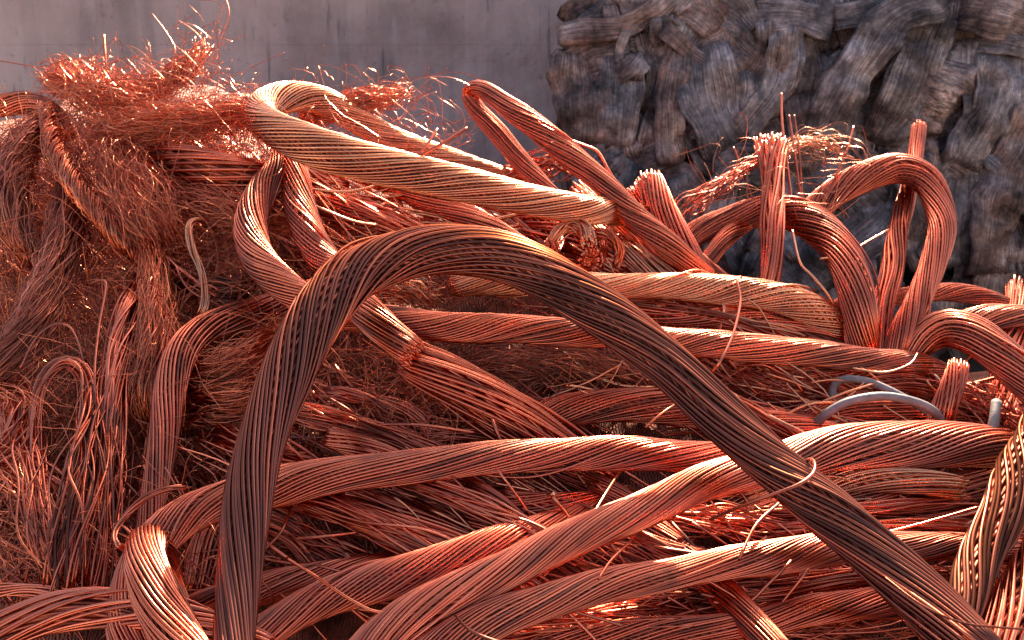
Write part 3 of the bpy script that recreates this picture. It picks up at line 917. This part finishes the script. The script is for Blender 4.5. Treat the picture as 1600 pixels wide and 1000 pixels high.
bundle('dark wires lying level left of the curling cable', [(230, 400, 4), (290, 440, 6), (350, 452, 6), (420, 440, 4), (480, 430, 2)], [16, 18, 20, 20, 18], 40, 1.7, M_DARK, 0.3, 0.2, split=True)
bundle('salmon wires slanting under the wavy fuzz at mid left', [(215, 370, 6), (260, 410, 8), (305, 445, 8), (350, 470, 6)], [8, 10, 11, 9], 14, 2.0, M_SALMON, 0.3, 0.5, split=True)
bundle('fine wire nest spread below the fuzzy top', [(160, 240, 9), (200, 290, 11), (225, 340, 11), (260, 390, 9)], [34, 44, 46, 36], 420, 0.52, M_FINE, 0.45, 0.2, hi=0.010)
bundle('glinting fine skein reaching right towards the doubled cable', [(150, 220, 8), (220, 205, 11), (290, 190, 12), (360, 178, 11), (430, 170, 7)], [26, 30, 28, 24, 16], 380, 0.52, M_FINE, 0.4, 0.2, hi=0.010)
bundle('coarse red skein under the glinting fine skein', [(240, 300, 6), (320, 322, 8), (400, 345, 7), (470, 352, 4)], [26, 30, 28, 20], 260, 0.75, M_FINE, 0.4, 0.2, hi=0.010)
bundle('bushy tuft of fine wire pointing right above the doubled cable', [(470, 190, 3), (520, 172, 5), (570, 158, 6), (610, 148, 6), (645, 132, 6)], [14, 20, 20, 18, 15], 280, 0.55, M_FINE, 0.35, 0.2, ragged=0.5, hi=0.010)
bundle('spiky tuft of fine wire pointing up at the heap top', [(210, 150, 7), (250, 132, 8), (285, 110, 8), (308, 88, 8), (322, 62, 8)], [12, 20, 20, 17, 14], 260, 0.55, M_FINE, 0.35, 0.2, ragged=0.5, hi=0.010)
bundle('matted fine wire crowning the heap at upper left', [(70, 125, 4), (120, 130, 8), (170, 148, 9), (220, 158, 9), (270, 160, 6)], [18, 30, 34, 34, 28], 420, 0.52, M_FINE, 0.5, 0.2, ragged=0.35, hi=0.010)
bundle('fan of very fine wire leaning left of the upright bundle', [(1205, 242, 9), (1165, 262, 9), (1120, 292, 9), (1080, 320, 8), (1062, 345, 7)], [5, 10, 16, 20, 22], 45, 0.7, M_RED, 0.2, 0.1, ragged=0.3)
bundle('glinting whiskers of fine wire right of the upright bundle', [(1215, 245, 9), (1250, 225, 9), (1290, 228, 9), (1325, 250, 9), (1345, 285, 7)], [6, 16, 26, 30, 28], 55, 0.6, M_BRIGHT, 0.5, 0.2, ragged=0.5, hi=0.02)
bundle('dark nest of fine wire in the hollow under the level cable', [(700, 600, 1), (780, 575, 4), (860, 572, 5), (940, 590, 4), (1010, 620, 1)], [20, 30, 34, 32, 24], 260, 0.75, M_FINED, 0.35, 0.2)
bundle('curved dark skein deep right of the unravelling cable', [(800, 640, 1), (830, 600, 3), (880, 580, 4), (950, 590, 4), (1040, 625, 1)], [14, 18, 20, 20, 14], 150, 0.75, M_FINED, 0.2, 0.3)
bundle('tuft of glinting wire in the hollow inside the arch', [(560, 450, 4), (590, 452, 7), (630, 455, 8), (690, 470, 6)], [10, 20, 22, 18], 110, 0.9, M_BRIGHT, 0.5, 0.3, hi=0.02)
bundle('wavy salmon wires crossing the dark hollow left of centre', [(470, 615, 4), (530, 612, 7), (590, 625, 8), (645, 648, 7), (680, 690, 4)], [8, 10, 12, 12, 10], 16, 2.0, M_SALMON, 0.35, 0.5, split=True)
bundle('level thin wires peeking out above the salmon cable', [(600, 690, 4), (680, 682, 5), (760, 682, 5), (850, 690, 3)], [8, 9, 9, 8], 14, 1.8, M_COPPER, 0.3, 0.3, split=True)
bundle('crushed red strands behind the arch shoulder', [(820, 370, 1), (880, 400, 4), (960, 410, 4), (1050, 420, 3), (1120, 440, 1)], [18, 26, 28, 26, 20], 120, 1.3, M_RED, 0.4, 0.3)
bundle('distant loose strands between the doubled cable and the hairpin loop', [(760, 300, -2), (810, 275, 0), (860, 258, 1), (900, 262, 0)], [16, 22, 22, 16], 60, 1.4, M_RED, 0.4, 0.2, ragged=0.4)
bundle('strands heaped below the level cable at right', [(1090, 560, 2), (1170, 590, 5), (1250, 610, 5), (1330, 630, 3)], [18, 26, 28, 22], 130, 1.2, M_RED, 0.4, 0.3)
bundle('red strands at the right edge under the hooked cable', [(1430, 590, 4), (1490, 620, 6), (1550, 650, 6), (1620, 690, 4)], [22, 28, 30, 28], 110, 1.4, M_RED, 0.4, 0.3)
bundle('gold glinting strands in the gap between the bright cable and the level cable', [(900, 492, 4), (990, 486, 7), (1090, 494, 8), (1190, 514, 8), (1290, 540, 5)], [10, 13, 14, 14, 10], 26, 2.0, [M_BRIGHT, M_RED], 0.35, 0.3, split=True)
bundle('spread strands along the lower edge of the arch at right', [(1080, 590, 7), (1150, 630, 9), (1220, 668, 9), (1290, 700, 7)], [8, 11, 12, 10], 20, 1.9, [M_BRIGHT, M_RED], 0.35, 0.3, split=True)
bundle('open strands slanting behind the hairpin loop foot', [(900, 290, 4), (960, 345, 7), (1020, 400, 8), (1090, 450, 6)], [10, 13, 14, 12], 24, 1.9, [M_BRIGHT, M_RED], 0.35, 0.3, split=True)
bundle('open strands below the doubled cable', [(470, 300, 6), (560, 330, 8), (650, 362, 8), (740, 385, 6)], [12, 15, 15, 12], 26, 2.0, [M_SALMON, M_RED], 0.35, 0.3, split=True)
bundle('curled back bright wires behind the arch shoulder', [(858, 412, 8), (866, 376, 12), (888, 352, 14), (910, 358, 15), (922, 385, 15)], [9, 9, 10, 12, 14], 30, 1.9, M_BRIGHT, 0.25, 0.2, split=True)
bundle('springy bright curls beside the cut cable end', [(960, 425, 7), (968, 390, 10), (950, 368, 12), (925, 362, 12)], [8, 9, 9, 8], 18, 1.7, [M_BRIGHT, M_RED], 0.3, 0.2, split=True)
bundle('parallel strands in the gap above the lower long cable', [(900, 790, 5), (980, 830, 7), (1060, 862, 7), (1160, 880, 5)], [10, 12, 13, 12], 22, 2.1, [M_SALMON, M_RED], 0.2, 0.15, split=True)
bundle('parallel strands below the bright cut end at right', [(1180, 800, 6), (1290, 798, 8), (1400, 792, 8), (1520, 780, 6)], [9, 11, 12, 11], 22, 2.0, [M_SALMON, M_RED], 0.2, 0.15, split=True)
bundle('parallel strands along the bottom edge at right', [(1120, 935, 6), (1220, 925, 7.5), (1320, 905, 8), (1420, 900, 7), (1520, 915, 5)], [9, 11, 11, 11, 10], 20, 2.0, [M_COPPER, M_RED], 0.2, 0.15, split=True)
bundle('parallel strands slanting beneath the salmon cable at left', [(440, 730, 8), (520, 775, 8), (600, 830, 8), (680, 880, 6)], [8, 10, 11, 10], 18, 2.1, [M_SALMON, M_COPPER], 0.2, 0.15, split=True)
bundle('broad fan of parallel strands running down right below the salmon cable', [(430, 775, 7), (530, 800, 8), (640, 842, 8), (760, 890, 6), (860, 940, 3)], [16, 24, 30, 30, 26], 46, 2.1, [M_SALMON, M_COPPER, M_RED], 0.15, 0.05, split=True)
bundle('parallel strands running down right in the middle gap', [(620, 750, 8), (720, 782, 9), (820, 828, 8.5), (920, 880, 6)], [12, 18, 20, 18], 32, 2.1, [M_SALMON, M_RED], 0.15, 0.05, split=True)
bundle('sagging strands in the hollow right of the arch leg', [(430, 640, 6), (500, 650, 8), (580, 668, 8), (660, 700, 7), (740, 740, 4)], [14, 18, 20, 18, 14], 34, 1.9, [M_COPPER, M_RED], 0.2, 0.1, split=True)
bundle('flat spread of strands at far lower right under the cables', [(1180, 835, 5), (1290, 828, 6.5), (1400, 826, 6.5), (1520, 822, 5)], [12, 15, 16, 15], 30, 2.0, [M_COPPER, M_RED], 0.15, 0.05, split=True)
bundle('thin wire loop crossing the lower left cable loop', [(300, 762, 16), (262, 765, 17), (225, 780, 17), (196, 806, 17), (178, 832, 17), (184, 854, 17), (205, 862, 15)], [4, 5, 5, 5, 5, 5, 4], 6, 1.9, M_COPPER, 0.2, 0.3, split=True)
bundle('stiff red wires fanned below the long sweeping cable', [(1000, 800, 6), (1090, 812, 7), (1180, 826, 6), (1290, 845, 3)], [18, 24, 26, 22], 40, 1.8, M_RED, 0.35, 0.3, split=True)
bundle('stiff wires crossed in the gap above the lowest cable', [(880, 850, 3), (940, 858, 5), (1010, 880, 5), (1080, 905, 3)], [14, 18, 20, 18], 34, 1.7, M_COPPER, 0.35, 0.3, split=True)
bundle('long thin strands along the bottom edge centre', [(660, 985, 3), (760, 992, 5), (860, 975, 5), (980, 950, 4), (1080, 940, 2)], [16, 20, 22, 20, 16], 40, 1.7, M_RED, 0.35, 0.3, split=True)
bundle('crossed wires in the dark pocket left of bottom centre', [(420, 810, 3), (470, 838, 5), (530, 866, 5), (590, 890, 3)], [18, 20, 20, 18], 26, 1.8, M_COPPER, 0.35, 0.3, split=True)


# ------------------------------------------------------------------ loose tangle nobody could count
def tangle(name, label, regions, mat, wr, curl, sides=3, S=15, vary=1.1):
    paths, rads = [], []
    for (x0, x1, y0, y1, cnt, l0, l1, lo, hi, ang, angs) in regions:
        for _ in range(cnt):
            x, y = rng.uniform(x0, x1), rng.uniform(y0, y1)
            if y < np.interp(x, SILX, SILY) + 6 and hi < 20:
                continue
            p = P(x, y, rng.uniform(lo, hi))
            a = ang + rng.normal(0, angs)
            d0 = D0(x, y)
            step = rng.uniform(l0, l1) * PXM * d0 / S
            v = RT * math.cos(a) + UP * math.sin(a) + FWD * (rng.normal(0, 0.15) + 0.25 * math.sin(a))
            dv = np.cumsum(rng.normal(0, curl, (S, 3)), 0)
            dv = np.cumsum(dv, 0) * 0.35 + rng.normal(0, curl * 0.6, (S, 3))
            k = int(rng.integers(3, S - 2))
            dv[k:] += rng.normal(0, 0.45, 3) * (rng.random() < (0.5 if sides == 3 else 0.08))
            dv[:, 1] *= 0.35
            dirs = norm(v[None] + dv)
            paths.append(p + np.cumsum(dirs * step, 0) - dirs.sum(0) * step * 0.5)
            rads.append(wr * PXM * d0 * (0.7 + vary * rng.random() ** 3))
    o = tubes_joined(name, np.array(paths), np.array(rads), sides, mat)
    o['kind'] = 'stuff'
    o['label'] = label
    o['category'] = 'wire tangle'


H = math.pi / 2
tangle('fine_wire_tangle', 'fine tangled copper wire filling the left half of the heap',
       [(-60, 420, 180, 520, 1350, 60, 170, 0, 6, H, 0.9), (-60, 420, 500, 760, 650, 60, 170, 0, 5, H, 0.8), (240, 480, 300, 480, 350, 60, 150, 0, 4, 0.2, 0.7)],
       M_FINE, 0.7, 0.13, vary=0.7)
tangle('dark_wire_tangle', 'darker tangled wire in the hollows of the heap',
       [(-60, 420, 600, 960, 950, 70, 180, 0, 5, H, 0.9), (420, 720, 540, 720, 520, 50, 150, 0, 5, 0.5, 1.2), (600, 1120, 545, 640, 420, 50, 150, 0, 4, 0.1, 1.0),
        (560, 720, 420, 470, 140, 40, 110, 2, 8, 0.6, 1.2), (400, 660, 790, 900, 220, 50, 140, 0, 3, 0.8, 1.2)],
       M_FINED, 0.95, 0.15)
tangle('stiff_wire_litter', 'long stiff copper wires lying between the cables',
       [(380, 760, 640, 940, 110, 180, 380, 0, 6, -0.42, 0.16), (760, 1300, 740, 1000, 110, 180, 380, 0, 5, -0.55, 0.25), (760, 1300, 880, 1000, 90, 160, 380, 0, 5, 0.1, 0.15), (1100, 1650, 720, 1000, 230, 160, 400, 0, 5, 0.08, 0.16),
        (-40, 330, 680, 980, 80, 120, 260, 0, 5, -0.7, 0.3), (-40, 260, 700, 980, 40, 100, 220, 0, 5, 1.3, 0.4), (800, 1250, 360, 640, 110, 110, 240, 0, 6, -0.5, 0.3), (1050, 1600, 560, 700, 120, 110, 240, 0, 6, -0.15, 0.35),
        (420, 860, 260, 420, 200, 100, 260, 0, 6, -0.45, 0.2), (420, 700, 560, 720, 26, 120, 220, 2, 7, -0.4, 0.4)],
       M_SALMON, 2.0, 0.028, 4, 14)
tangle('bright_wire_litter', 'glinting cut copper wires scattered over the right slope',
       [(860, 1330, 470, 620, 60, 70, 170, 3, 9, -0.25, 0.4), (900, 1250, 340, 440, 70, 50, 150, 3, 10, -0.6, 0.4), (1180, 1520, 560, 660, 40, 60, 170, 3, 9, -0.1, 0.5),
        (450, 760, 290, 380, 50, 60, 180, 5, 9, -0.4, 0.3), (1150, 1560, 740, 800, 40, 80, 200, 4, 8, 0.1, 0.2), (640, 900, 740, 860, 40, 80, 200, 4, 8, -0.5, 0.2)],
       M_BRIGHT, 1.9, 0.05, 4, 12)
tangle('stray_fine_wire', 'stray springy fine wires standing off the tangled left slope',
       [(-40, 430, 180, 640, 420, 60, 190, 6, 13, 1.2, 1.0), (-40, 330, 600, 900, 110, 60, 170, 8, 14, 1.2, 1.0), (430, 720, 540, 700, 150, 50, 140, 4, 9, 0.5, 1.2), (560, 1050, 430, 620, 120, 40, 120, 3, 9, 0.5, 1.2)],
       M_FINE, 0.62, 0.17, 3, 16, vary=0.35)
tangle('fluffy_wire_fringe', 'springy hair fine copper wire sticking out along the heap top',
       [(60, 420, 110, 220, 420, 50, 140, 4, 14, 0.5, 1.0), (90, 340, 95, 150, 160, 40, 120, 4, 22, 0.9, 0.7), (380, 720, 120, 240, 110, 50, 150, 2, 22, 0.4, 1.2),
        (270, 340, 30, 110, 30, 50, 110, 6, 22, 1.2, 0.35), (570, 720, 130, 230, 34, 40, 110, 2, 22, -0.6, 1.0), (1080, 1340, 230, 330, 40, 50, 140, 6, 22, 0.3, 0.9)],
       M_FINE, 0.5, 0.2, vary=0.4)


# ------------------------------------------------------------------ single wires one can point at
def wire(label, pts, wr, mat=None, name='loose_wire', cat='wire', group='single loose wires', sides=7, S=60):
    p3 = np.array([P(*p) for p in pts])
    c, s, par = spline(p3, 0.004)
    d = np.mean([D0(p[0], p[1]) - p[2] / 100 for p in pts])
    V, q, cap = tubes(c[None], np.array([wr * PXM * d * 0.87]), sides)
    o = mesh_object(name, V[0], q, mat or M_COPPER, None, cap, np.full(V.shape[1], rng.random()))
    o['label'], o['category'], o['group'] = label, cat, group
    return o


wire('tie wire hooked around the right limb of the arch', [(1110, 812, 18), (1160, 790, 24), (1210, 772, 28), (1250, 756, 30), (1271, 738, 30), (1272, 722, 29), (1262, 718, 26), (1255, 730, 23)], 3.4, M_COPPER)
wire('bent wire hanging over the bright cable near its right end', [(1158, 432, 15), (1152, 440, 15.5), (1157, 470, 15.5), (1146, 520, 15.5), (1128, 560, 15), (1112, 582, 13)], 2.6, M_COPPER)
wire('thin wire strung along the bottom right in front of the arch', [(1380, 900, 24), (1440, 945, 24), (1500, 972, 23), (1560, 980, 22), (1640, 985, 20)], 2.2, M_DARK)
wire('wire lying across the cables at bottom centre', [(448, 872, 12), (500, 905, 13), (550, 938, 13.5), (590, 956, 13.5), (640, 955, 13)], 3.0, M_COPPER)
wire('bent wire beneath the lowest long cable', [(712, 962, 14), (735, 985, 15), (775, 1002, 15), (820, 1015, 14)], 3.0, M_COPPER)
wire('wire angled up between the two long cables at right', [(1155, 875, 15), (1165, 850, 15), (1185, 815, 15), (1225, 780, 14)], 3.0, M_COPPER)
wire('pair partner wire crossing the lowest long cable', [(935, 905, 14), (955, 875, 14), (985, 845, 13), (1000, 820, 9)], 2.6, M_COPPER)
wire('straight wire poking out under the level salmon cable', [(930, 798, 15), (950, 765, 13), (970, 735, 8)], 2.6, M_BRIGHT)
wire('tall single wire rising highest from the upright bundle', [(1221, 146, 10), (1222, 190, 10), (1228, 240, 10), (1238, 320, 9)], 2.4, M_RED)
wire('wire standing right of the tallest upright wire', [(1233, 180, 10), (1242, 240, 10), (1252, 315, 9)], 2.0, M_RED)
wire('twin of the upright pair nearest the whiskers', [(1241, 180, 9.5), (1249, 240, 9.5), (1254, 315, 9)], 2.0, M_RED)
wire('wire leaning right out of the whiskers', [(1334, 198, 10), (1320, 245, 10), (1300, 285, 9), (1275, 320, 7)], 2.2, M_RED)
wire('short upright wire left of the upright bundle', [(1146, 230, 9), (1165, 280, 9), (1185, 335, 8)], 2.2, M_RED)
wire('wire left of the bundle leaning over the loop', [(1178, 215, 11), (1188, 260, 11.5), (1196, 330, 11)], 2.0, M_RED)
wire('bent bright wire right of the lower loop', [(1390, 358, 12), (1355, 378, 13), (1320, 398, 14), (1280, 405, 12)], 2.2, M_BRIGHT)
wire('bent wire hanging inside the lower loop', [(1238, 360, 14), (1250, 410, 14), (1268, 430, 14), (1290, 455, 13), (1308, 485, 10)], 2.4, M_BRIGHT)
wire('wire bent above the hairpin loop', [(870, 212, 16), (915, 228, 16), (935, 238, 16), (952, 268, 16), (970, 295, 14)], 2.6, M_RED)
wire('upper of two cut wires poking from the doubled cable', [(648, 248, 22), (668, 225, 23), (683, 202, 23)], 2.6, M_RED)
wire('longer cut wire poking from the doubled cable', [(645, 250, 22), (690, 225, 23.5), (730, 200, 24)], 3.0, M_RED)
wire('upright reddish wire standing on the heap top left', [(162, 55, 9), (164, 85, 9), (166, 115, 8)], 3.0, M_FINE)
wire('thin wire reaching from the left edge to the heap top', [(-20, 92, 8), (30, 100, 8), (75, 108, 7)], 1.1, M_SALMON)
wire('tall curly wire rising from the spiky tuft', [(352, -5, 9), (358, 20, 9), (350, 48, 9), (340, 75, 9), (332, 100, 8)], 1.4, M_SALMON)
wire('straight thin wire left of the spiky tuft', [(238, 22, 9), (258, 48, 9), (274, 78, 9), (262, 105, 9), (250, 122, 8)], 1.2, M_SALMON)
wire('pale bent wire lying right of the curling cable', [(468, 312, 13), (500, 325, 13), (550, 345, 12), (588, 352, 11)], 2.6, M_BRIGHT)
wire('pale wire above the bent pale one', [(488, 296, 13), (540, 300, 14), (580, 292, 14), (604, 284, 13)], 2.6, M_BRIGHT)
wire('curved wire arching over the skein at mid left', [(32, 575, 13), (55, 530, 15), (82, 508, 15.5), (108, 510, 15), (124, 540, 14), (132, 572, 12)], 1.9, M_SALMON)
wire('thick bent wire hanging between the skeins at left', [(137, 445, 12), (162, 438, 14), (165, 455, 14), (155, 510, 14), (148, 580, 14), (150, 640, 12)], 2.4, M_SALMON)
wire('level stiff wire in the gap left of centre', [(595, 663, 12), (660, 664, 13), (740, 676, 11)], 2.6, M_SALMON)
wire('wire crossing the dark pocket under the arch foot', [(462, 842, 11), (510, 838, 11), (560, 832, 9)], 2.6, M_COPPER)
wire('curved wire left of the arch foot', [(410, 862, 9), (440, 830, 10), (456, 790, 9)], 2.8, M_COPPER)
wire('thin wire slanting across the right gap', [(1385, 832, 12), (1450, 815, 13), (1530, 792, 14)], 2.2, M_COPPER)
wire('curved pale wire under the level cable tip', [(1330, 575, 11), (1380, 582, 12.5), (1420, 570, 13.5), (1434, 552, 13)], 2.2, M_BRIGHT)
wire('bright wire bowed below the cable tucked under the arch', [(1008, 668, 12), (1035, 645, 13), (1070, 622, 12)], 2.0, M_BRIGHT)

# ------------------------------------------------------------------ grey hose and pipe
wire('front grey plastic hose loop lying at right', [(1268, 672, 6), (1290, 648, 10), (1325, 628, 12.5), (1378, 619, 13.5), (1430, 628, 13.5), (1462, 645, 12), (1480, 672, 8)], 8.0, M_HOSE, 'grey_hose', 'hose', 'grey hose loops', 14)
wire('rear grey plastic hose loop behind the front one', [(1302, 630, 6), (1303, 604, 8), (1322, 592, 10), (1362, 598, 10.5), (1410, 620, 10.5), (1450, 645, 9), (1475, 675, 6)], 7.0, M_HOSE, 'grey_hose', 'hose', 'grey hose loops', 14)
wire('short worn pipe stub standing at the right edge', [(1557, 628, 15), (1553, 660, 14), (1547, 705, 11)], 9.0, M_PIPE, 'pipe_stub', 'pipe', None, 16)
for o in bpy.data.objects:
    if '_o' in o:
        del o['_o']
    if o.get('group', 0) is None:
        del o['group']
